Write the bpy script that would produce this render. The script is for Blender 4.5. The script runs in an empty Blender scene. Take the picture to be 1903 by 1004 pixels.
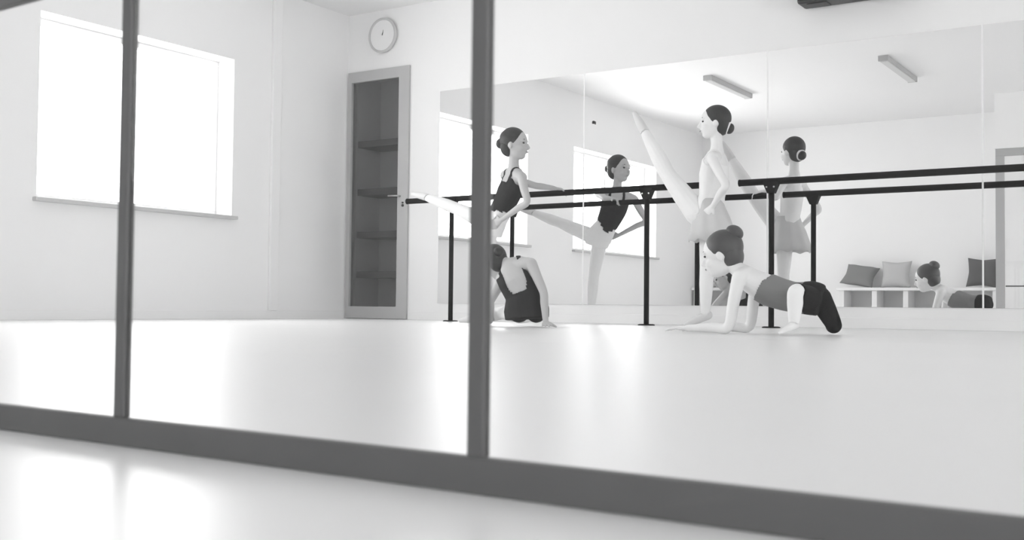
import bpy, bmesh, math, random
from mathutils import Vector as V, Matrix, kdtree
random.seed(4)
S = bpy.context.scene
C = S.collection

# ------------------------------------------------------------------ camera
F_PX, YAW, PITCH, ROLL, CAM_H = 2039.3, .5787, .0329, .0106, .1299
cd = bpy.data.cameras.new('camera'); cam = bpy.data.objects.new('camera', cd); C.objects.link(cam)
fw = V((-math.sin(YAW) * math.cos(PITCH), math.cos(YAW) * math.cos(PITCH), math.sin(PITCH)))
rt = V((math.cos(YAW), math.sin(YAW), 0)); up = rt.cross(fw)
R_ = math.cos(ROLL) * rt + math.sin(ROLL) * up; U_ = -math.sin(ROLL) * rt + math.cos(ROLL) * up
m3 = Matrix((R_, U_, -fw)).transposed()
cam.matrix_world = Matrix.Translation((0, 0, CAM_H)) @ m3.to_4x4()
cd.sensor_width = 36; cd.lens = F_PX / 1903 * 36; cd.clip_start = .02; cd.clip_end = 200
cd.dof.use_dof = True; cd.dof.focus_distance = 7.6; cd.dof.aperture_fstop = 11
S.camera = cam

# ------------------------------------------------------------------ daylight
w = bpy.data.worlds.new('overcast_sky'); S.world = w; w.use_nodes = True
bg = w.node_tree.nodes['Background']; bg.inputs[0].default_value = (1, 1, 1, 1); bg.inputs[1].default_value = 6.0
S.view_settings.view_transform = 'Standard'; S.view_settings.look = 'None'
S.view_settings.gamma = 1; S.view_settings.use_curve_mapping = False
S.view_settings.exposure = 0.62
cy = S.cycles
cy.max_bounces = 16; cy.diffuse_bounces = 8; cy.glossy_bounces = 8; cy.transmission_bounces = 8; cy.transparent_max_bounces = 16
cy.use_denoising = True; cy.caustics_reflective = True; cy.caustics_refractive = False
cy.sample_clamp_indirect = 8

# ------------------------------------------------------------------ room constants (metres)
D = 7.68          # mirror wall
XC = -6.867       # window wall
ZC = 2.826        # ceiling
YO = -.58         # wall with the bench
XR = 4.2          # right wall
XA = -2.41        # left end of the glazed alcove
YB = 7.217        # barre line
ZM0, ZM1 = .149, 2.01
FY, FM = .608, -.0425   # glass partition: y = FY + FM * x
YK = -3.2

# ------------------------------------------------------------------ materials
def mat(name, col, rough=.6, metal=0., noise=0., nscale=8., bump=0., bscale=60., spec=.5, coat=0.):
    m = bpy.data.materials.new(name); m.use_nodes = True
    nt = m.node_tree; b = nt.nodes['Principled BSDF']
    c = (col,) * 3 if not isinstance(col, tuple) else col
    b.inputs['Base Color'].default_value = (*c, 1); b.inputs['Roughness'].default_value = rough
    b.inputs['Metallic'].default_value = metal; b.inputs['Specular IOR Level'].default_value = spec
    b.inputs['Coat Weight'].default_value = coat
    tc = nt.nodes.new('ShaderNodeTexCoord')
    if noise:
        n = nt.nodes.new('ShaderNodeTexNoise'); n.inputs['Scale'].default_value = nscale; n.inputs['Detail'].default_value = 4
        nt.links.new(tc.outputs['Object'], n.inputs['Vector'])
        r = nt.nodes.new('ShaderNodeMapRange'); r.inputs[3].default_value = 1 - noise; r.inputs[4].default_value = 1 + noise
        nt.links.new(n.outputs['Fac'], r.inputs[0])
        mx = nt.nodes.new('ShaderNodeVectorMath'); mx.operation = 'SCALE'; mx.inputs[0].default_value = c
        nt.links.new(r.outputs[0], mx.inputs['Scale']); nt.links.new(mx.outputs[0], b.inputs['Base Color'])
    if bump:
        n2 = nt.nodes.new('ShaderNodeTexNoise'); n2.inputs['Scale'].default_value = bscale
        nt.links.new(tc.outputs['Object'], n2.inputs['Vector'])
        bp = nt.nodes.new('ShaderNodeBump'); bp.inputs['Strength'].default_value = bump; bp.inputs['Distance'].default_value = .004
        nt.links.new(n2.outputs['Fac'], bp.inputs['Height']); nt.links.new(bp.outputs[0], b.inputs['Normal'])
    return m
def glass_mat(name, tint=.99, ior=1.4, rough=0.):
    m = bpy.data.materials.new(name); m.use_nodes = True; nt = m.node_tree; nt.nodes.clear()
    o = nt.nodes.new('ShaderNodeOutputMaterial'); mx = nt.nodes.new('ShaderNodeMixShader')
    t = nt.nodes.new('ShaderNodeBsdfTransparent'); t.inputs[0].default_value = (tint,) * 3 + (1,)
    g = nt.nodes.new('ShaderNodeBsdfGlossy'); g.inputs['Roughness'].default_value = rough
    r0 = ((ior - 1) / (ior + 1)) ** 2                        # Schlick reflectance, the same from both faces
    lw = nt.nodes.new('ShaderNodeLayerWeight'); lw.inputs[0].default_value = .5
    pw = nt.nodes.new('ShaderNodeMath'); pw.operation = 'POWER'; pw.inputs[1].default_value = 5
    ma = nt.nodes.new('ShaderNodeMath'); ma.operation = 'MULTIPLY_ADD'; ma.inputs[1].default_value = 1 - r0; ma.inputs[2].default_value = r0
    nt.links.new(lw.outputs['Facing'], pw.inputs[0]); nt.links.new(pw.outputs[0], ma.inputs[0])
    nt.links.new(ma.outputs[0], mx.inputs[0]); nt.links.new(t.outputs[0], mx.inputs[1]); nt.links.new(g.outputs[0], mx.inputs[2])
    nt.links.new(mx.outputs[0], o.inputs[0]); return m
def mirror_mat():
    m = bpy.data.materials.new('silvered_mirror'); m.use_nodes = True; nt = m.node_tree; nt.nodes.clear()
    o = nt.nodes.new('ShaderNodeOutputMaterial'); g = nt.nodes.new('ShaderNodeBsdfGlossy')
    g.inputs['Roughness'].default_value = 0; g.inputs[0].default_value = (.95, .95, .95, 1)
    nt.links.new(g.outputs[0], o.inputs[0]); return m
M = dict(
    wall=mat('painted_wall', .86, .85, noise=.02, nscale=1.5, bump=.05),
    ceil=mat('ceiling_paint', .84, .9, noise=.015, nscale=1.2),
    floor=mat('dance_floor', .82, .34, noise=.03, nscale=1.3, spec=.6),
    white=mat('white_lacquer', .85, .4, noise=.01),
    alu=mat('dull_aluminium_frame', .12, .5, noise=.06, nscale=14),
    jamb=mat('light_aluminium_jamb', .42, .5, noise=.04, nscale=14), mirror=mirror_mat(), glass=glass_mat('clear_glass'), wglass=glass_mat('window_glass', .99, 1.2),
    dglass=glass_mat('smoked_door_glass', .8, 1.5, .08),
    doorf=mat('grey_door_frame', .46, .5, noise=.03), dark=mat('dark_cupboard', .62, .8, noise=.1),
    shelf=mat('dark_shelf', .10, .7, noise=.1),
    steel=mat('black_powder_coat', .006, .5, noise=.2, nscale=30, spec=.06), edge=mat('mirror_edge', .88, .4, noise=.02),
    clock=mat('clock_face', .84, .5, noise=.01), rim=mat('clock_rim', .55, .4, noise=.02), chrome=mat('satin_chrome', .6, .3, 1., noise=.05),
    black=mat('black_plastic', .02, .45, noise=.2, nscale=40), sill=mat('sill_stone', .55, .5, noise=.04),
    bench=mat('bench_board', .62, .6, noise=.04), benchleg=mat('bench_leg_white', .82, .5, noise=.02),
    cgrey=mat('grey_cushion', .22, .95, noise=.08, nscale=40, bump=.2, bscale=200), clight=mat('pale_cushion', .5, .95, noise=.06, nscale=40, bump=.2, bscale=200),
    cdark=mat('charcoal_cushion', .12, .95, noise=.08, nscale=40, bump=.2, bscale=200),
    lamp=mat('lamp_housing', .45, .5, noise=.03), diff=mat('lamp_diffuser', .6, .5, noise=.02),
    skin=mat('skin_mid', .50, .5, noise=.04, nscale=10), skinp=mat('skin_pale', .82, .5, noise=.03, nscale=10),
    hair=mat('dark_hair', .022, .5, noise=.35, nscale=60, bump=.4, bscale=180), hair2=mat('brown_hair', .06, .42, noise=.35, nscale=60, bump=.4, bscale=180),
    leo=mat('charcoal_leotard', .022, .8, noise=.1, nscale=30, spec=.2), leog=mat('grey_leotard', .20, .7, noise=.06, nscale=30), shorts=mat('black_shorts', .007, .8, noise=.1, nscale=30, spec=.15),
    tight=mat('pale_tights', .86, .8, noise=.03, nscale=20), leop=mat('white_leotard', .86, .7, noise=.02, nscale=20), skirt=mat('pale_grey_skirt', .62, .85, noise=.04, nscale=20),
    slip=mat('pale_slippers', .7, .6, noise=.02), eye=mat('eye_dark', .02, .3, noise=.1), lip=mat('lips', .33, .5, noise=.05), band=mat('white_hair_band', .85, .7, noise=.03),
)

# ------------------------------------------------------------------ helpers
def obj(name, bm, m, parent=None, smooth=False, loc=None):
    me = bpy.data.meshes.new(name); bm.normal_update(); bm.to_mesh(me); bm.free()
    if m: me.materials.append(m)
    if smooth:
        for p in me.polygons: p.use_smooth = True
    o = bpy.data.objects.new(name, me); C.objects.link(o)
    if parent: o.parent = parent
    if loc: o.location = loc
    return o
def tag(o, label=None, cat=None, group=None, kind=None):
    if label: o['label'] = label
    if cat: o['category'] = cat
    if group: o['group'] = group
    if kind: o['kind'] = kind
    return o
def empty(name, loc=(0, 0, 0), rz=0):
    o = bpy.data.objects.new(name, None); C.objects.link(o); o.location = loc; o.rotation_euler = (0, 0, rz); o.empty_display_size = .1
    return o
def box(bm, a, b, bev=0.):
    c = [(a[i] + b[i]) / 2 for i in range(3)]; s = [abs(b[i] - a[i]) for i in range(3)]
    r = bmesh.ops.create_cube(bm, size=1, matrix=Matrix.Translation(c) @ Matrix.Diagonal((*s, 1)))
    if bev:
        es = {e for v in r['verts'] for e in v.link_edges}
        bmesh.ops.bevel(bm, geom=list(es), offset=bev, segments=2, profile=.5, affect='EDGES')
    return r
def bx(name, a, b, m, parent=None, bev=0.):
    bm = bmesh.new(); box(bm, a, b, bev); return obj(name, bm, m, parent)
def tube(bm, pts, rad, seg=14, cap=True):
    """loft of circles along pts; rad number or list; entries of rad may be (ru, rv) with side vector given by 3rd item"""
    pts = [V(p) for p in pts]; n = len(pts)
    rings = []; prev = None
    for i, p in enumerate(pts):
        t = (pts[min(i + 1, n - 1)] - pts[max(i - 1, 0)]).normalized()
        r = rad[i] if isinstance(rad, (list, tuple)) else rad
        if isinstance(r, tuple):
            ru, rv, sv = r; u = (sv - t * sv.dot(t)).normalized()
        else:
            ru = rv = r
            u = prev if prev is not None else (V((0, 0, 1)) if abs(t.z) < .9 else V((1, 0, 0)))
            u = (u - t * u.dot(t)).normalized()
        prev = u; v = t.cross(u)
        rings.append([bm.verts.new(p + u * ru * math.cos(2 * math.pi * k / seg) + v * rv * math.sin(2 * math.pi * k / seg)) for k in range(seg)])
    for a, b in zip(rings, rings[1:]):
        for k in range(seg):
            bm.faces.new((a[k], a[(k + 1) % seg], b[(k + 1) % seg], b[k]))
    if cap:
        bm.faces.new(rings[0][::-1]); bm.faces.new(rings[-1])
def ell(bm, c, axes, radii, sub=3):
    """ellipsoid with given axis vectors"""
    a = Matrix([V(x).normalized() * r for x, r in zip(axes, radii)]).transposed().to_4x4()
    bmesh.ops.create_icosphere(bm, subdivisions=sub, radius=1, matrix=Matrix.Translation(V(c)) @ a)
def wall_with_holes(name, axis, pos, thick, u0, u1, z0, z1, holes, m):
    """wall slab made of boxes around rectangular holes; axis 'x': plane x=pos spanning y; 'y': plane y=pos spanning x"""
    us = sorted({u0, u1, *[h[0] for h in holes], *[h[1] for h in holes]})
    bm = bmesh.new()
    def put(a, b, c, d):
        if b - a < 1e-4 or d - c < 1e-4: return
        if axis == 'x': box(bm, (pos, a, c), (pos + thick, b, d))
        else: box(bm, (a, pos, c), (b, pos + thick, d))
    for a, b in zip(us, us[1:]):
        hs = sorted([(h[2], h[3]) for h in holes if h[0] <= a + 1e-6 and h[1] >= b - 1e-6]); z = z0
        for c, d in hs: put(a, b, z, c); z = d
        put(a, b, z, z1)
    bmesh.ops.remove_doubles(bm, verts=bm.verts, dist=1e-5)
    return tag(obj(name, bm, m), kind='structure')

# ------------------------------------------------------------------ room shell
tag(bx('floor', (XC - .3, YK - .3, -.12), (XR + .3, D + .5, 0), M['floor']), kind='structure')
tag(bx('ceiling', (XC - .3, YK - .3, ZC), (XR + .3, D + .5, ZC + .12), M['ceil']), kind='structure')
W1 = (4.514, 6.281); W2 = (1.066, 3.435); ZS, ZW = .845, 2.144
wall_with_holes('wall_left', 'x', XC - .26, .26, YO - .15, D + .3, 0, ZC, [(W1[0], W1[1], ZS, ZW), (W2[0], W2[1], ZS, ZW)], M['wall'])
DX0, DX1, DZ = XC + .02, -6.125, 2.281
wall_with_holes('wall_back', 'y', D, .12, XC, XR, 0, ZC, [(DX0, DX1, 0.0, DZ)], M['wall'])
tag(bx('wall_front', (XC, YO - .15, 0), (XA, YO, ZC), M['wall']), kind='structure')
W3 = (2.0, 5.2); W4 = (1.0, 3.7)  # openings of two unseen windows, added and sized for fill light
wall_with_holes('wall_right', 'x', XR, .26, YK - .26, D + .12, 0, ZC, [(W3[0], W3[1], ZS, ZW)], M['wall'])
tag(bx('wall_alcove_side', (XA, YO - .15, 0), (XA + .09, FY + FM * XA - .035, ZC), M['wall']), kind='structure')
tag(bx('wall_alcove_left', (XA, YK, 0), (XA + .09, YO - .15, ZC), M['wall']), kind='structure')
wall_with_holes('wall_alcove_rear', 'y', YK - .26, .26, XA - .12, XR, 0, ZC, [(W4[0], W4[1], ZS, ZW)], M['wall'])
# header over the glass
bm = bmesh.new(); box(bm, (XA - .0, -.05, 2.14), (XR, .05, ZC))
for v in bm.verts: v.co.y += FY + FM * v.co.x
tag(obj('wall_alcove_header', bm, M['wall']), kind='structure')
tag(bx('baseboard_left', (XC, YO, 0), (XC + .012, D, .07), M['white'], bev=.003), kind='structure')
tag(bx('baseboard_back', (DX1 + .01, D - .014, 0), (XR, D, .075), M['white'], bev=.003), kind='structure')
tag(bx('baseboard_front', (XC + .012, YO, 0), (XA, YO + .012, .07), M['white'], bev=.003), kind='structure')
tag(bx('trim_1', (XC, 6.70, .07), (XC + .028, 6.80, ZC), M['wall'], bev=.004), kind='structure')

def window(name, y0, y1, panes, at=None, rz=0):
    """window in the left wall, or with its inner face at point `at` turned by rz about z"""
    at = V(at) if at else V((XC, (y0 + y1) / 2, ZS))
    t = tag(empty(name, at, rz), kind='structure')
    xo = -.22; h = ZW - ZS; l = (y1 - y0) / 2
    bm = bmesh.new()
    f = .045
    for a, b, c, d in ((-l, l, 0, f), (-l, l, h - f, h), (-l, -l + f, f, h - f), (l - f, l, f, h - f)):
        box(bm, (xo - .03, a, c), (xo + .03, b, d), .004)
    obj('window_frame', bm, M['white'], t)
    pw = (2 * l - 2 * f) / panes
    for k in range(panes):
        a = -l + f + k * pw
        if k: bx('mullion', (xo - .025, a - .02, f), (xo + .025, a + .02, h - f), M['white'], t, .004)
        bx('pane', (xo - .004, a + .02 * (k > 0), f), (xo + .004, a + pw - .02 * (k < panes - 1), h - f), M['wglass'], t)
    bx('window_sill', (-.19, -l - .03, -.028), (.05, l + .03, .002), M['sill'], t, .006)
    # daylight portal in the opening (guides sampling of the sky, gives no light of its own)
    ld = bpy.data.lights.new('sky_portal', 'AREA'); ld.shape = 'RECTANGLE'; ld.size = h; ld.size_y = 2 * l
    ld.cycles.is_portal = True
    lo = bpy.data.objects.new('sky_portal', ld); C.objects.link(lo)
    lo.matrix_world = Matrix.Translation(at) @ Matrix.Rotation(rz, 4, 'Z') @ Matrix.Translation((-.27, 0, h / 2)) @ Matrix.Rotation(-math.pi / 2, 4, 'Y')
    return t
window('window_1', *W1, 1)
window('window_2', *W2, 2)
window('fill_window_right', *W3, 2, (XR, (W3[0] + W3[1]) / 2, ZS), math.pi)  # never in view, added to brighten the right side and window wall
window('fill_window_rear', *W4, 1, ((W4[0] + W4[1]) / 2, YK, ZS), math.pi / 2)  # behind the camera, added to let more light onto the near floor

# door with smoked glass and shelves seen through it
d = tag(empty('door_1', ((DX0 + DX1) / 2, D, 0)), kind='structure')
hw = (DX1 - DX0) / 2
bm = bmesh.new(); gx0, gx1, gz0, gz1 = -6.805 - d.location.x, -6.243 - d.location.x, .113, 2.185
for a, b in (((-hw, -.02, .005), (gx0, .035, DZ)), ((gx1, -.02, .005), (hw, .035, DZ)), ((gx0, -.02, .005), (gx1, .035, gz0)), ((gx0, -.02, gz1), (gx1, .035, DZ))):
    box(bm, a, b)
obj('door_frame', bm, M['doorf'], d)
bx('pane', (gx0, .005, gz0), (gx1, .013, gz1), M['dglass'], d)
bm = bmesh.new()
for a, b in (((-hw, .45, 0), (hw, .47, DZ)), ((-hw - .02, .04, 0), (-hw, .47, DZ)), ((hw, .04, 0), (hw + .02, .47, DZ)), ((-hw, .04, DZ), (hw, .47, DZ + .02))): box(bm, a, b)
obj('cupboard_back', bm, M['dark'], d)
for z in (.38, .75, 1.15, 1.6): bx('shelf', (-hw + .01, .12, z), (hw - .01, .44, z + .06), M['shelf'], d)
bm = bmesh.new(); hx = gx1 + .03
tube(bm, [(hx, -.02, 1.105), (hx, -.06, 1.105), (hx - .01, -.065, 1.105), (hx - .1, -.065, 1.108)], .008, 10)
obj('door_handle', bm, M['chrome'], d, True)
bm = bmesh.new(); tube(bm, [(hx + .035, -.018, 1.02), (hx + .035, -.028, 1.02)], .012, 12); tube(bm, [(hx + .035, -.018, 1.045), (hx + .035, -.03, 1.045)], .008, 12)
obj('lock', bm, M['black'], d)

# ------------------------------------------------------------------ mirror panels
joints = [-5.79, -4.333, -2.80, -1.34, .13, 1.60, 3.07]
mlabels = ['frameless wall mirror panel next to the smoked glass door, reflecting the window',
           'frameless wall mirror panel reflecting the dancer in the dark leotard',
           'frameless wall mirror panel under the black wall box, reflecting the grey cushion',
           'frameless wall mirror panel reflecting the charcoal cushion and alcove frame',
           'frameless wall mirror panel, fifth along from the smoked glass door', 'frameless wall mirror panel, sixth along from the smoked glass door']
for k, (a, b) in enumerate(zip(joints, joints[1:])):
    t = tag(empty('wall_mirror', ((a + b) / 2, D, ZM0)), mlabels[k], 'mirror', 'mirror panels along the barre wall')
    l = (b - a) / 2 - .006
    bx('backing', (-l, -.010, 0), (l, 0, ZM1 - ZM0), M['edge'], t)
    bm = bmesh.new(); vs = [bm.verts.new(p) for p in ((-l, -.0105, 0), (l, -.0105, 0), (l, -.0105, ZM1 - ZM0), (-l, -.0105, ZM1 - ZM0))]; bm.faces.new(vs)
    obj('mirror_glass', bm, M['mirror'], t)
    bx('joint_strip', (l, -.0112, 0), (l + .012, 0, ZM1 - ZM0), M['edge'], t)
bm = bmesh.new(); tube(bm, [(0, 0, 0), (0, -.012, 0)], .012, 14); tube(bm, [(0, -.012, 0), (0, -.02, -.004), (0, -.024, -.012)], .005, 8)
tag(obj('hook', bm, M['black'], loc=(-4.241, D - .0106, 1.607)), 'tiny black hook stuck on the mirror above the barre', 'hook')

# ------------------------------------------------------------------ ballet barres
def barre(x0, x1, posts, label):
    t = tag(empty('ballet_barre', ((x0 + x1) / 2, YB, 0)), label, 'barre', 'black barres along the mirror wall')
    cx = (x0 + x1) / 2
    bm = bmesh.new(); tube(bm, [(x0 - cx, 0, 1.0), (x1 - cx, 0, 1.0)], .023, 20)
    obj('rail', bm, M['steel'], t, True)
    for e in (x0, x1):
        bm = bmesh.new(); tube(bm, [(e - cx - .004, 0, 1.0), (e - cx + .004, 0, 1.0)], .0245, 18); obj('end_cap', bm, M['steel'], t)
    for px in posts:
        x = px - cx
        bm = bmesh.new(); tube(bm, [(x, 0, .008), (x, 0, .93)], .019, 16); obj('post', bm, M['steel'], t, True)
        # saddle bracket, trapezoid under the rail
        bm = bmesh.new(); vs = []
        for z, hx_, hy in ((.918, .024, .022), (.985, .052, .026), (1.0, .052, .027)):
            vs.append([bm.verts.new((x + sx * hx_, sy * hy, z)) for sx, sy in ((-1, -1), (1, -1), (1, 1), (-1, 1))])
        for a, b in zip(vs, vs[1:]):
            for k in range(4): bm.faces.new((a[k], a[(k + 1) % 4], b[(k + 1) % 4], b[k]))
        bm.faces.new(vs[0][::-1]); bm.faces.new(vs[-1]); br = obj('bracket', bm, M['steel'], t)
        for sx in (-1, 1):
            bm = bmesh.new(); tube(bm, [(x + sx * .026, -.026, .96), (x + sx * .026, -.031, .96)], .006, 8); obj('bolt', bm, M['chrome'], br)
        bm = bmesh.new(); tube(bm, [(x, 0, 0), (x, 0, .006), (x, 0, .010)], [.062, .062, .05], 24); obj('base_plate', bm, M['steel'], t)
    return t
barre(-5.772, -2.95, (-5.309, -3.545), 'black steel barre on posts running past the smoked glass door')
barre(-2.835, .95, (-2.606, -.85, .5), 'black steel barre on posts in front of the black wall box')

# ------------------------------------------------------------------ wall and ceiling things
t = tag(empty('wall_clock', (-6.437, D, 2.585)), 'round white wall clock above the smoked glass door', 'clock')
bm = bmesh.new(); tube(bm, [(0, 0, 0), (0, -.03, 0)], .145, 48); obj('face', bm, M['clock'], t)
bm = bmesh.new()
N = 48
ring = [(.15 + .012 * math.cos(a), -.025 + .018 * math.sin(a)) for a in [2 * math.pi * k / 10 for k in range(10)]]
vs = [[bm.verts.new((r * math.cos(2 * math.pi * i / N), y, r * math.sin(2 * math.pi * i / N))) for r, y in ring] for i in range(N)]
for i in range(N):
    for k in range(10): bm.faces.new((vs[i][k], vs[(i + 1) % N][k], vs[(i + 1) % N][(k + 1) % 10], vs[i][(k + 1) % 10]))
bmesh.ops.recalc_face_normals(bm, faces=bm.faces); obj('rim', bm, M['rim'], t, True)
for a, l, wd in ((-.25, .05, .008), (-.35, .035, .01)):
    bm = bmesh.new(); s, c = math.sin(a), math.cos(a)
    q = [(-wd / 2, 0), (wd / 2, 0), (wd / 3, l), (-wd / 3, l)]
    lo = [bm.verts.new((x * c - z * s, -.0335, x * s + z * c)) for x, z in q]; hi = [bm.verts.new((v.co.x, -.031, v.co.z)) for v in lo]
    bm.faces.new(lo); bm.faces.new(hi[::-1])
    for k in range(4): bm.faces.new((lo[k], hi[k], hi[(k + 1) % 4], lo[(k + 1) % 4]))
    obj('hand', bm, M['rim'], t)

t = tag(empty('wall_speaker', (-2.1, D, 2.265)), 'black box shaped speaker high on the wall above the mirror', 'speaker')
bx('cabinet', (-.424, -.20, .008), (.35, -.02, .42), M['black'], t, .018)
bx('mounting_plate', (-.3, -.02, .05), (.3, 0, .35), M['black'], t)
bx('grille', (-.40, -.212, .03), (.33, -.2, .40), M['steel'], t, .004)
for x in (-.36, .02): bx('foot', (x, -.17, 0), (x + .14, -.06, .009), M['black'], t, .003)

for k, (x, lab) in enumerate(((-5.03, 'slim unlit linear ceiling lamp closer to the windows'), (-3.04, 'slim unlit linear ceiling lamp further from the windows'))):
    t = tag(empty('ceiling_lamp', (x, 2.9, ZC)), lab, 'lamp', 'linear lamps on the ceiling')
    bx('housing', (-.05, -.64, -.05), (.05, .64, 0), M['lamp'], t, .006)
    bx('diffuser', (-.04, -.62, -.062), (.04, .62, -.05), M['diff'], t, .004)
    for s in (-1, 1): bx('end_cap', (-.053, s * .645 - .006, -.06), (.053, s * .645 + .006, 0), M['lamp'], t, .003)

# ------------------------------------------------------------------ benches and cushions
def bench(x0, x1, legs, label):
    t = tag(empty('bench', ((x0 + x1) / 2, YO + .02, 0)), label, 'bench', 'low benches along the wall'); cx = (x0 + x1) / 2
    bx('seat', (x0 - cx, 0, .40), (x1 - cx, .42, .44), M['benchleg'], t, .005)
    bx('back_rail', (x0 - cx, .0, .12), (x1 - cx, .02, .40), M['bench'], t)
    for lx in legs: bx('leg', (lx - cx - .035, .02, 0), (lx - cx + .035, .39, .40), M['benchleg'], t, .004)
bench(XC + .02, -5.25, (XC + .08, -5.95, -5.30), 'low white bench in the corner by the windows')
bench(-4.64, -2.50, (-4.575, -4.12, -3.70, -2.56), 'low white bench next to the glazed alcove')
def cushion(loc, sx, sz, th, lean, rz, roll, m, label):
    bm = bmesh.new(); n = 14; top = []; bot = []
    for i in range(n + 1):
        for j in range(n + 1):
            u, v = i / n * 2 - 1, j / n * 2 - 1
            k = 1 - .07 * (1 - abs(u * v))            # pinched sides, pointed corners
            x, z = u * sx / 2 * (k + .07 * v * v * abs(u)), v * sz / 2 * (k + .07 * u * u * abs(v))
            y = th / 2 * max(0, (1 - u ** 4) * (1 - v ** 4)) ** .55
            top.append(bm.verts.new((x, y + .004, z))); bot.append(bm.verts.new((x, -y - .004, z)))
    g = lambda i, j: i * (n + 1) + j
    for i in range(n):
        for j in range(n):
            bm.faces.new((top[g(i, j)], top[g(i, j + 1)], top[g(i + 1, j + 1)], top[g(i + 1, j)])); bm.faces.new((bot[g(i, j)], bot[g(i + 1, j)], bot[g(i + 1, j + 1)], bot[g(i, j + 1)]))
    bd = [g(i, 0) for i in range(n)] + [g(n, j) for j in range(n)] + [g(i, n) for i in range(n, 0, -1)] + [g(0, j) for j in range(n, 0, -1)]
    for a, b in zip(bd, bd[1:] + bd[:1]): bm.faces.new((top[a], top[b], bot[b], bot[a]))
    bmesh.ops.recalc_face_normals(bm, faces=bm.faces)
    mt = Matrix.Rotation(rz, 4, 'Z') @ Matrix.Rotation(lean, 4, 'X') @ Matrix.Rotation(roll, 4, 'Y')
    bmesh.ops.transform(bm, matrix=mt, verts=bm.verts)
    zmin = min(v.co.z for v in bm.verts)
    for v in bm.verts: v.co.z -= zmin
    o = obj('cushion', bm, m, None, True, (loc[0], loc[1], .4405))
    return tag(o, label, 'cushion', 'cushions on the benches')
cushion((-4.37, -.36, 0), .42, .40, .14, .85, -.2, .22, M['cgrey'], 'mid grey cushion slumped to one side on the bench')
cushion((-3.88, -.40, 0), .38, .36, .12, .25, 0, 0, M['clight'], 'pale grey cushion leaning against the wall above the bench')
cushion((-2.76, -.40, 0), .36, .37, .12, .18, 0, .04, M['cdark'], 'charcoal square cushion standing at the bench end by the alcove')
cushion((-6.58, -.38, 0), .44, .40, .13, .45, .2, -.4, M['cgrey'], 'mid grey cushion slumped in the corner by the windows')

# ------------------------------------------------------------------ glass partition in front of the camera
pt = tag(empty('glass_partition', (0, FY, 0), math.atan(FM)), 'grey metal framed glass partition with slim posts, standing on the floor', 'partition')
PW = .0072; xs = [-.436]
while xs[0] > XA + .55: xs.insert(0, xs[0] - .4065)
while xs[-1] < 1.5: xs.append(xs[-1] + .4065)
xl, xr_ = XA + .002, XR - .01
bx('bottom_rail', (xl, -.005, 0), (xr_, .005, .0255), M['alu'], pt, .0015)
bx('top_rail', (xl, -.03, 2.05), (xr_, .03, 2.14), M['jamb'], pt, .003)
bx('jamb', (xl, -.03, .0255), (xl + .10, .03, 2.05), M['jamb'], pt, .003)
for k, x in enumerate(xs):
    o = bx('post', (-PW, -.0045, 0), (PW, .0045, 2.0245), M['alu'], pt, .0015); o.location = (x, 0, .0255)
    if abs(x + .8425) < .01: o.rotation_euler = (0, -.0, 0)
zr = [.4315]
px_ = [xl + .10] + xs + [xr_]
for a, b in zip(px_, px_[1:]):
    a2, b2 = a + PW, b - PW
    for z in zr: bx('glazing_bar', (a2, -.0045, z), (b2, .0045, z + .017), M['alu'], pt, .0015)
    zz = [.0255] + [z for q in zr for z in (q, q + .017)] + [2.05]
    for lo_, hi_ in zip(zz[::2], zz[1::2]): bx('pane', (a2, -.002, lo_), (b2, .002, hi_), M['glass'], pt)

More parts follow.
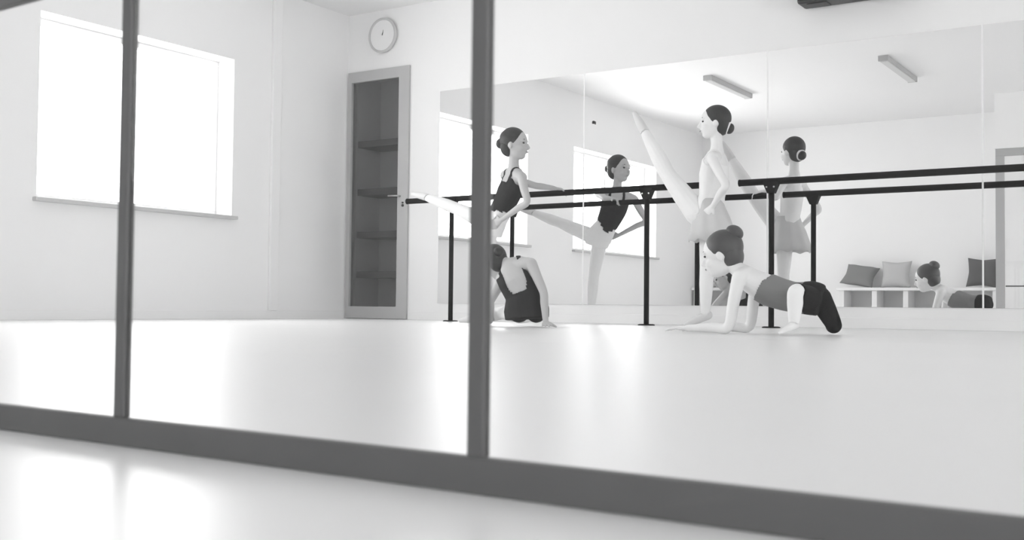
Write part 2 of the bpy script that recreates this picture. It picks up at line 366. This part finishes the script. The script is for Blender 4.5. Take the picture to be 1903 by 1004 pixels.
# ------------------------------------------------------------------ people
def catmull(pts, n=6):
    P = [V(p) for p in pts]; P = [P[0] * 2 - P[1]] + P + [P[-1] * 2 - P[-2]]; out = []
    for i in range(1, len(P) - 2):
        for k in range(n):
            t = k / n; a, b, c, d_ = P[i - 1:i + 3]
            out.append(.5 * (2 * b + (c - a) * t + (2 * a - 5 * b + 4 * c - d_) * t * t + (-a + 3 * b - 3 * c + d_) * t ** 3))
    return out + [P[-2]]
def clerp(vals, n=6):
    out = []
    for a, b in zip(vals, vals[1:]):
        out += [a + (b - a) * (k / n) for k in range(n)]
    return out + [vals[-1]]
class Body:
    def __init__(s): s.bm = bmesh.new(); s.bones = []
    def limb(s, name, pts, rad, smooth=True, seg=14):
        pts = [V(p) for p in pts]
        if smooth: P = catmull(pts, 5); Rr = clerp(rad, 5)
        else: P, Rr = pts, rad
        tube(s.bm, P, Rr, seg); ell(s.bm, P[0], ((1, 0, 0), (0, 1, 0), (0, 0, 1)), (Rr[0],) * 3, 2); ell(s.bm, P[-1], ((1, 0, 0), (0, 1, 0), (0, 0, 1)), (Rr[-1],) * 3, 2)
        if name:
            for k, (a, b) in enumerate(zip(P, P[1:])): s.bones.append((name, a, b, (Rr[k] + Rr[k + 1]) / 2, k / (len(P) - 1), (k + 1) / (len(P) - 1)))
    def torso(s, spine, wd, dp, sides):
        P = catmull(spine, 6); Wd = clerp(wd, 6); Dp = clerp(dp, 6); Sd = clerp([V(x).normalized() for x in sides], 6)
        tube(s.bm, P, [(a, b, c) for a, b, c in zip(Wd, Dp, Sd)], 24)
        s.spine = P; s.sidev = Sd
        for k, (a, b) in enumerate(zip(P, P[1:])): s.bones.append(('torso', a, b, (Wd[k] + Dp[k]) / 2, k / (len(P) - 1), (k + 1) / (len(P) - 1)))
    def hand(s, wrist, d, n, curl=.3, side=1, spread=.12, k=1.):
        """d: finger direction, n: palm-facing direction (fingers curl towards it), side: which way the thumb lies"""
        d = V(d).normalized(); n = V(n); n = (n - d * n.dot(d)).normalized(); l = d.cross(n) * side; wrist = V(wrist)
        tube(s.bm, [wrist - d * .01 * k, wrist + d * .02 * k, wrist + d * .05 * k, wrist + d * .066 * k], [(.018 * k, .014 * k, l), (.026 * k, .013 * k, l), (.031 * k, .012 * k, l), (.029 * k, .009 * k, l)], 14)
        for f, (off, ln) in enumerate(((.024, .9), (.008, 1.05), (-.008, 1.), (-.0235, .78))):
            p = wrist + d * .062 * k + l * off * k; ang = 0; pts = [p - d * .012 * k, p]
            base = (d + l * off * spread * 40).normalized()
            for sl in (.030, .021, .017):
                ang += curl; pts.append(pts[-1] + (base * math.cos(ang) + n * math.sin(ang)) * sl * ln * k)
            s.limb(None, pts, [.0078 * k, .0076 * k, .0072 * k, .0066 * k, .0055 * k], False, 10)
        p = wrist + d * .016 * k + l * .022 * k; td = (d * .62 + l * .72 + n * .25).normalized()
        pts = [p, p + td * .026 * k]; td2 = (td + d * .45 + n * curl * .6).normalized()
        pts += [pts[-1] + td2 * .022 * k, pts[-1] + td2 * .042 * k]
        s.limb(None, pts, [.012 * k, .010 * k, .0085 * k, .006 * k], False, 10)
        s.bones.append(('hand', wrist, wrist + d * .13 * k, .03, 0, 1))
    def head(s, c, f, u, k=1.):
        f = V(f).normalized(); u = V(u); u = (u - f * u.dot(f)).normalized(); r = f.cross(u); c = V(c); s.hd = (c, f, u, r, k); L = lambda a, b, e: c + (f * a + u * b + r * e) * k
        ell(s.bm, L(-.004, .022, 0), (f, u, r), (.094 * k, .086 * k, .073 * k)); ell(s.bm, L(.022, -.03, 0), (f, u, r), (.066 * k, .072 * k, .058 * k))
        ell(s.bm, L(.044, -.078, 0), (f, u, r), (.034 * k, .026 * k, .034 * k), 2)   # chin
        tube(s.bm, [L(.080, .012, 0), L(.096, -.012, 0), L(.106, -.027, 0), L(.090, -.036, 0)], [.006 * k, .009 * k, .0105 * k, .009 * k], 10)  # nose
        for e in (-1, 1):
            ell(s.bm, L(-.006, -.012, e * .071), (f * .9 - u * .2 + r * e * .25, u, r), (.018 * k, .028 * k, .008 * k), 2)   # ears
            ell(s.bm, L(.052, -.035, e * .033), (f, u, r), (.03 * k, .026 * k, .024 * k), 2)                       # cheeks
            ell(s.bm, L(.072, .020, e * .028), (f, u, r), (.014 * k, .008 * k, .024 * k), 2)                       # brow ridge
        ell(s.bm, L(.083, -.055, 0), (f, u, r), (.011 * k, .009 * k, .020 * k), 2)                                 # mouth
        s.bones.append(('head', c - u * .06 * k, c + u * .03 * k, .09 * k, 0, 1))
    def build(s, root, m, voxel=.0052):
        bmesh.ops.recalc_face_normals(s.bm, faces=s.bm.faces)
        base = V(root.location)
        bmesh.ops.translate(s.bm, vec=-base, verts=s.bm.verts)
        tmp = obj('tmp_body', s.bm, None)
        md = tmp.modifiers.new('r', 'REMESH'); md.mode = 'VOXEL'; md.voxel_size = voxel
        m2 = tmp.modifiers.new('s', 'SMOOTH'); m2.factor = .5; m2.iterations = 4
        me = bpy.data.meshes.new_from_object(tmp.evaluated_get(bpy.context.evaluated_depsgraph_get()))
        bpy.data.objects.remove(tmp)
        me.name = 'body'; me.materials.clear(); me.materials.append(m)
        for p in me.polygons: p.use_smooth = True
        o = bpy.data.objects.new('body', me); C.objects.link(o); o.parent = root
        s.me = me; s.base = base; s.root = root
        # bone of each vertex
        s.lab = []
        for v in me.vertices:
            p = v.co + base; best = (9, None)
            for nm, a, b, r, t0, t1 in s.bones:
                ab = b - a; t = max(0, min(1, (p - a).dot(ab) / ab.length_squared)); dd = (p - a - ab * t).length - r
                if dd < best[0]: best = (dd, nm, t0 + (t1 - t0) * t, p)
            s.lab.append(best[1:])
        return o
    def cloth(s, name, m, pred, off=.004):
        me = s.me; keep = [pred(*l) if l[0] else False for l in s.lab]
        idx = {}; vs = []; fs = []
        for p in me.polygons:
            if all(keep[i] for i in p.vertices):
                f = []
                for i in p.vertices:
                    if i not in idx: idx[i] = len(vs); v = me.vertices[i]; vs.append(v.co + v.normal * off)
                    f.append(idx[i])
                fs.append(f)
        # each connected piece becomes a part of its own
        par = list(range(len(vs)))
        def find(i):
            while par[i] != i: par[i] = par[par[i]]; i = par[i]
            return i
        for f in fs:
            for i in f[1:]: par[find(i)] = find(f[0])
        comp = {}
        for f in fs: comp.setdefault(find(f[0]), []).append(f)
        big = max(len(c) for c in comp.values()); out = []
        for c in comp.values():
            if len(c) < max(60, big * .12): continue
            ids = {}; v2 = []
            f2 = []
            for f in c:
                q = []
                for i in f:
                    if i not in ids: ids[i] = len(v2); v2.append(vs[i])
                    q.append(ids[i])
                f2.append(q)
            m2 = bpy.data.meshes.new(name); m2.from_pydata(v2, [], f2); m2.materials.append(m)
            for p in m2.polygons: p.use_smooth = True
            o = bpy.data.objects.new(name, m2); C.objects.link(o); o.parent = s.root; out.append(o)
            sm = o.modifiers.new('solid', 'SOLIDIFY'); sm.thickness = off + .002; sm.offset = -1
        return out
    def local(s, p):
        """(lateral, forward-ish) offset of a point from the spine"""
        best = min(range(len(s.spine)), key=lambda i: (s.spine[i] - p).length_squared); q = p - s.spine[best]
        sd = s.sidev[best]; t = (s.spine[min(best + 1, len(s.spine) - 1)] - s.spine[max(best - 1, 0)]).normalized(); sd = (sd - t * sd.dot(t)).normalized()
        return q.dot(sd), q.dot(sd.cross(t))      # side = left vector -> cross gives back/forward
    def face(s, hairm, bun, bunr, band=None, hair_k=1.):
        c, f, u, r, k = s.hd; B = s.base; L = lambda a, b, e: c - B + (f * a + u * b + r * e) * k
        bm = bmesh.new(); ell(bm, L(-.015, .033, 0), (f, u, r), (.093 * k, .087 * k, .079 * k), 4)
        ell(bm, L(-.045, -.012, 0), (f, u, r), (.056 * k, .07 * k, .068 * k), 3)
        h = obj('hair', bm, hairm, s.root, True)
        bm = bmesh.new(); ell(bm, L(*bun), (V(bun[0] * f + bun[1] * u), r, (bun[0] * f + bun[1] * u).cross(r)), (bunr * .8 * k, bunr * k, bunr * k), 3); obj('bun', bm, hairm, h, True)
        if band:
            bm = bmesh.new(); ax = (bun[0] * f + bun[1] * u).normalized(); o_ = L(*bun) - ax * bunr * .45 * k; n = 28; a1 = r; a2 = ax.cross(r)
            rg = [[bm.verts.new(o_ + (a1 * math.cos(2 * math.pi * i / n) + a2 * math.sin(2 * math.pi * i / n)) * (bunr * .98 + .010 * math.cos(q)) * k + ax * .010 * math.sin(q) * k) for q in [2 * math.pi * j / 8 for j in range(8)]] for i in range(n)]
            for i in range(n):
                for j in range(8): bm.faces.new((rg[i][j], rg[(i + 1) % n][j], rg[(i + 1) % n][(j + 1) % 8], rg[i][(j + 1) % 8]))
            bmesh.ops.recalc_face_normals(bm, faces=bm.faces); obj('hair_band', bm, band, h, True)
        for e in (-1, 1):
            bm = bmesh.new(); ell(bm, L(.0765, .004, e * .030), (f, u, r), (.008 * k, .006 * k, .013 * k), 2); obj('eye', bm, M['eye'], s.root, True)
            bm = bmesh.new(); tube(bm, [L(.079, .024, e * .014), L(.081, .029, e * .028), L(.071, .024, e * .046)], [.003 * k, .0035 * k, .002 * k], 8); obj('eyebrow', bm, hairm, s.root, True)
        bm = bmesh.new(); ell(bm, L(.0895, -.055, 0), (f, u, r), (.007 * k, .006 * k, .018 * k), 2); obj('lips', bm, M['lip'], s.root, True)

LEGR = [.066, .058, .044, .045, .032, .024]
def leg(b, name, hip, knee, ankle, toe, k=1.):
    hip, knee, ankle, toe = map(V, (hip, knee, ankle, toe))
    b.limb(name, [hip, hip.lerp(knee, .5), knee, knee.lerp(ankle, .35), knee.lerp(ankle, .8), ankle], [r * k for r in LEGR])
    fd = (toe - ankle).normalized()
    b.limb(name + '_foot', [ankle - fd * .02 * k, ankle.lerp(toe, .45), toe], [.027 * k, .023 * k, .012 * k])
def arm(b, sh, el, wr, k=1.):
    sh, el, wr = map(V, (sh, el, wr))
    b.limb('arm', [sh, sh.lerp(el, .5), el, el.lerp(wr, .35), wr], [.036 * k, .031 * k, .026 * k, .026 * k, .018 * k])
def scoop(b, t_top_c, t_top_s, strap=.058, sw=.013, t_strap=.97):
    """neckline: torso below a U-shaped edge, plus two shoulder straps"""
    def pred(nm, t, p):
        if nm not in ('torso', 'arm'): return False
        lat, _ = b.local(p)
        if nm == 'arm': return False
        edge = t_top_c + (t_top_s - t_top_c) * min(1, (abs(lat) / .085)) ** 3
        if t < edge: return True
        return t < t_strap and abs(abs(lat) - strap) < sw
    return pred

# --- dancer at the barre, dark leotard, arabesque
g = tag(empty('person', (-4.71, 6.85, 0)), 'dancer in dark leotard and pale tights, one leg stretched back, hand on the barre', 'person')
b = Body(); side = (-.83, .55, .1)
b.torso([(-4.665, 6.84, .67), (-4.64, 6.84, .745), (-4.57, 6.835, .85), (-4.50, 6.84, .98), (-4.47, 6.845, 1.08), (-4.465, 6.845, 1.16)],
        [.105, .122, .092, .112, .118, .045], [.085, .092, .075, .085, .066, .042], [(-.5, .8, 0), (-.6, .75, 0), side, side, (-.82, .52, .18), (-.8, .5, .1)])
b.limb('neck', [(-4.467, 6.845, 1.12), (-4.463, 6.84, 1.20), (-4.455, 6.835, 1.28)], [.052, .039, .040])
b.head((-4.452, 6.832, 1.335), (.97, .20, .0), (0, 0, 1), 1.10)
b.limb('torso_sh', [(-4.59, 6.92, 1.125), (-4.47, 6.845, 1.125), (-4.34, 6.765, 1.075)], [.04, .05, .04])
arm(b, (-4.60, 6.925, 1.12), (-4.44, 7.10, 1.055), (-4.315, 7.185, 1.035)); b.hand((-4.315, 7.185, 1.035), (.85, .42, -.12), (.15, .2, -1), .5, 1, .05, .95)
arm(b, (-4.335, 6.755, 1.07), (-4.255, 6.70, .885), (-4.50, 6.735, .765)); b.hand((-4.50, 6.735, .765), (-.85, .25, -.25), (-.2, .9, .1), .25, -1, .05, .9)
leg(b, 'leg', (-4.655, 6.80, .70), (-4.695, 6.83, .40), (-4.71, 6.85, .075), (-4.62, 6.72, .016))
leg(b, 'leg', (-4.71, 6.875, .76), (-5.01, 6.885, .88), (-5.31, 6.87, .985), (-5.44, 6.865, 1.015))
b.build(g, M['skin']); b.face(M['hair'], (-.105, .012, 0), .036)
sc1 = scoop(b, .72, .80, .06, .012, .93)
vee = lambda p: .30 + 1.1 * abs(b.local(p)[0])
b.cloth('leotard', M['leo'], lambda nm, t, p: sc1(nm, t, p) and t > vee(p), .005)
b.cloth('tights', M['tight'], lambda nm, t, p: nm == 'leg' or (nm == 'torso' and t < vee(p) + .02), .003)
b.cloth('slipper', M['slip'], lambda nm, t, p: nm == 'leg_foot', .004)

# --- pale dancer, leg raised high in front
g = tag(empty('person', (-2.95, 6.90, 0)), 'dancer in white leotard and pale grey skirt, one leg raised high, white hair band', 'person')
b = Body(); side = (-.25, -.95, 0)
b.torso([(-2.93, 6.885, .66), (-2.925, 6.885, .75), (-2.90, 6.885, .88), (-2.885, 6.885, 1.02), (-2.875, 6.885, 1.11), (-2.868, 6.887, 1.19)],
        [.105, .122, .094, .112, .116, .045], [.085, .092, .075, .086, .066, .042], [side] * 6)
b.limb('neck', [(-2.868, 6.887, 1.16), (-2.868, 6.887, 1.23), (-2.872, 6.885, 1.31)], [.052, .039, .040])
b.head((-2.882, 6.882, 1.374), (-.90, -.42, .03), (0, 0, 1), 1.03)
b.limb('torso_sh', [(-2.91, 7.005, 1.125), (-2.875, 6.885, 1.14), (-2.845, 6.765, 1.125)], [.04, .05, .04])
arm(b, (-2.91, 7.015, 1.12), (-2.915, 7.17, .99), (-3.0, 7.20, 1.035)); b.hand((-3.0, 7.195, 1.035), (-.95, .2, -.15), (.1, .15, -1), .5, -1, .05, .95)
arm(b, (-2.845, 6.755, 1.115), (-2.73, 6.70, .93), (-2.84, 6.755, .80)); b.hand((-2.84, 6.755, .80), (-.7, .1, -.6), (0, 1, .1), .25, 1, .05, .9)
leg(b, 'leg', (-2.93, 6.92, .70), (-2.945, 6.91, .40), (-2.95, 6.90, .075), (-3.06, 6.83, .016))
leg(b, 'leg', (-2.985, 6.84, .76), (-3.21, 6.86, 1.04), (-3.40, 6.87, 1.36), (-3.475, 6.87, 1.49), 1.18)
b.build(g, M['skinp']); b.face(M['hair'], (-.098, -.035, 0), .036, M['band'])
b.cloth('leotard', M['leop'], scoop(b, .74, .82, .06, .012, .93), .004)
b.cloth('tights', M['tight'], lambda nm, t, p: nm in ('leg', 'torso') and (nm == 'leg' or t < .10), .003)
b.cloth('slipper', M['slip'], lambda nm, t, p: nm == 'leg_foot', .004)
bm = bmesh.new(); n = 64; rings = []
for q, (z, ra, rb) in enumerate(((.86, .100, .083), (.80, .118, .098), (.74, .138, .120), (.66, .155, .142), (.58, .168, .16))):
    rings.append([bm.verts.new((-2.915 + .005 * q - b.base.x + (ra * math.sin(a) * -.25 + rb * math.cos(a) * .95) * (1 + .05 * q / 4 * math.sin(9 * a)), 6.885 - b.base.y + (ra * math.sin(a) * .95 + rb * math.cos(a) * .25) * (1 + .05 * q / 4 * math.sin(9 * a)), z + .008 * q / 4 * math.sin(9 * a + 1)))
                  for a in [2 * math.pi * k / n for k in range(n)]])
for a, c in zip(rings, rings[1:]):
    for k in range(n): bm.faces.new((a[k], a[(k + 1) % n], c[(k + 1) % n], c[k]))
o = obj('skirt', bm, M['skirt'], g, True); sm = o.modifiers.new('solid', 'SOLIDIFY'); sm.thickness = .003

# --- dancer resting on her forearms
g = tag(empty('person', (-1.95, 5.36, 0)), 'dancer in grey top and black shorts propped on her forearms on the floor, high bun', 'person')
b = Body(); side = (0, -1, 0)
b.torso([(-1.70, 5.40, .175), (-1.74, 5.395, .185), (-1.83, 5.385, .19), (-1.95, 5.375, .225), (-2.045, 5.365, .275), (-2.105, 5.36, .315)],
        [.095, .115, .092, .108, .115, .045], [.075, .080, .072, .078, .062, .042], [side] * 6)
b.limb('neck', [(-2.07, 5.362, .30), (-2.12, 5.36, .335), (-2.16, 5.36, .375)], [.052, .040, .041])
b.head((-2.198, 5.36, .408), (-.97, -.12, -.2), (-.2, 0, .98), 1.08)
b.limb('torso_sh', [(-2.06, 5.245, .285), (-2.065, 5.365, .30), (-2.06, 5.485, .285)], [.04, .05, .04])
arm(b, (-2.06, 5.235, .28), (-2.10, 5.20, .036), (-2.33, 5.22, .026)); b.hand((-2.33, 5.22, .026), (-.98, .1, 0), (0, 0, -1), .12, -1, .12, .95)
arm(b, (-2.06, 5.495, .28), (-2.12, 5.54, .036), (-2.34, 5.47, .026)); b.hand((-2.34, 5.47, .026), (-.98, -.1, 0), (0, 0, -1), .12, 1, .12, .95)
leg(b, 'leg', (-1.725, 5.33, .185), (-1.745, 5.17, .212), (-1.742, 5.135, .05), (-1.775, 5.03, .018), .80)
leg(b, 'farleg', (-1.72, 5.46, .19), (-1.668, 5.52, .055), (-1.765, 5.78, .04), (-1.80, 5.90, .022), .78)
b.build(g, M['skinp']); b.face(M['hair2'], (-.078, .092, 0), .044)
b.cloth('top', M['leog'], lambda nm, t, p: nm == 'torso' and .20 < t < .66 + .35 * (.2 - p.z), .005)
b.cloth('shorts', M['shorts'], lambda nm, t, p: (nm == 'torso' and t < .24) or (nm == 'farleg' and t < .5) or (nm == 'leg' and t < .34), .006)
b.cloth('tights', M['tight'], lambda nm, t, p: (nm == 'leg' and t > .32) or (nm == 'farleg' and t > .48), .003)

# --- dancer seated on the floor, seen from behind, leaning on one hand
g = tag(empty('person', (-3.66, 5.78, 0)), 'dancer in scoop-back dark leotard seated on the floor, leaning on one hand', 'person')
b = Body(); side = (-.95, -.3, -.2)
b.torso([(-3.655, 5.77, .055), (-3.66, 5.77, .11), (-3.675, 5.765, .20), (-3.715, 5.76, .29), (-3.755, 5.76, .36), (-3.80, 5.765, .405)],
        [.135, .14, .115, .125, .125, .045], [.10, .095, .085, .09, .068, .042], [(-1, -.3, 0), (-1, -.3, 0), side, (-.9, -.3, -.3), (-.85, -.3, -.45), (-.8, -.3, -.3)])
b.limb('neck', [(-3.77, 5.763, .38), (-3.82, 5.77, .40), (-3.86, 5.775, .40)], [.05, .039, .04])
b.head((-3.905, 5.785, .405), (-.75, .55, -.35), (-.5, 0, .85), .98)
b.limb('torso_sh', [(-3.63, 5.74, .395), (-3.75, 5.76, .375), (-3.85, 5.78, .30)], [.04, .05, .04])
arm(b, (-3.605, 5.735, .395), (-3.505, 5.72, .215), (-3.475, 5.70, .035)); b.hand((-3.475, 5.70, .03), (.55, -.75, -.12), (0, 0, -1), .04, 1, .16, .95)
arm(b, (-3.86, 5.785, .29), (-3.97, 5.83, .16), (-4.02, 5.90, .03)); b.hand((-4.02, 5.90, .028), (-.8, .5, -.1), (0, 0, -1), .05, 1, .12, .95)
leg(b, 'leg', (-3.73, 5.80, .09), (-3.96, 5.95, .085), (-4.17, 5.92, .045), (-4.26, 5.90, .03), .9)
leg(b, 'leg', (-3.62, 5.82, .09), (-3.74, 6.07, .11), (-3.95, 6.22, .045), (-4.04, 6.25, .03), .9)
b.build(g, M['skin']); b.face(M['hair'], (-.105, .035, 0), .034, None)
b.cloth('leotard', M['leo'], scoop(b, .42, .72, .075, .012, .96), .005)
b.cloth('tights', M['tight'], lambda nm, t, p: nm == 'leg' and t > .1, .003)
b.cloth('slipper', M['slip'], lambda nm, t, p: nm == 'leg_foot', .004)
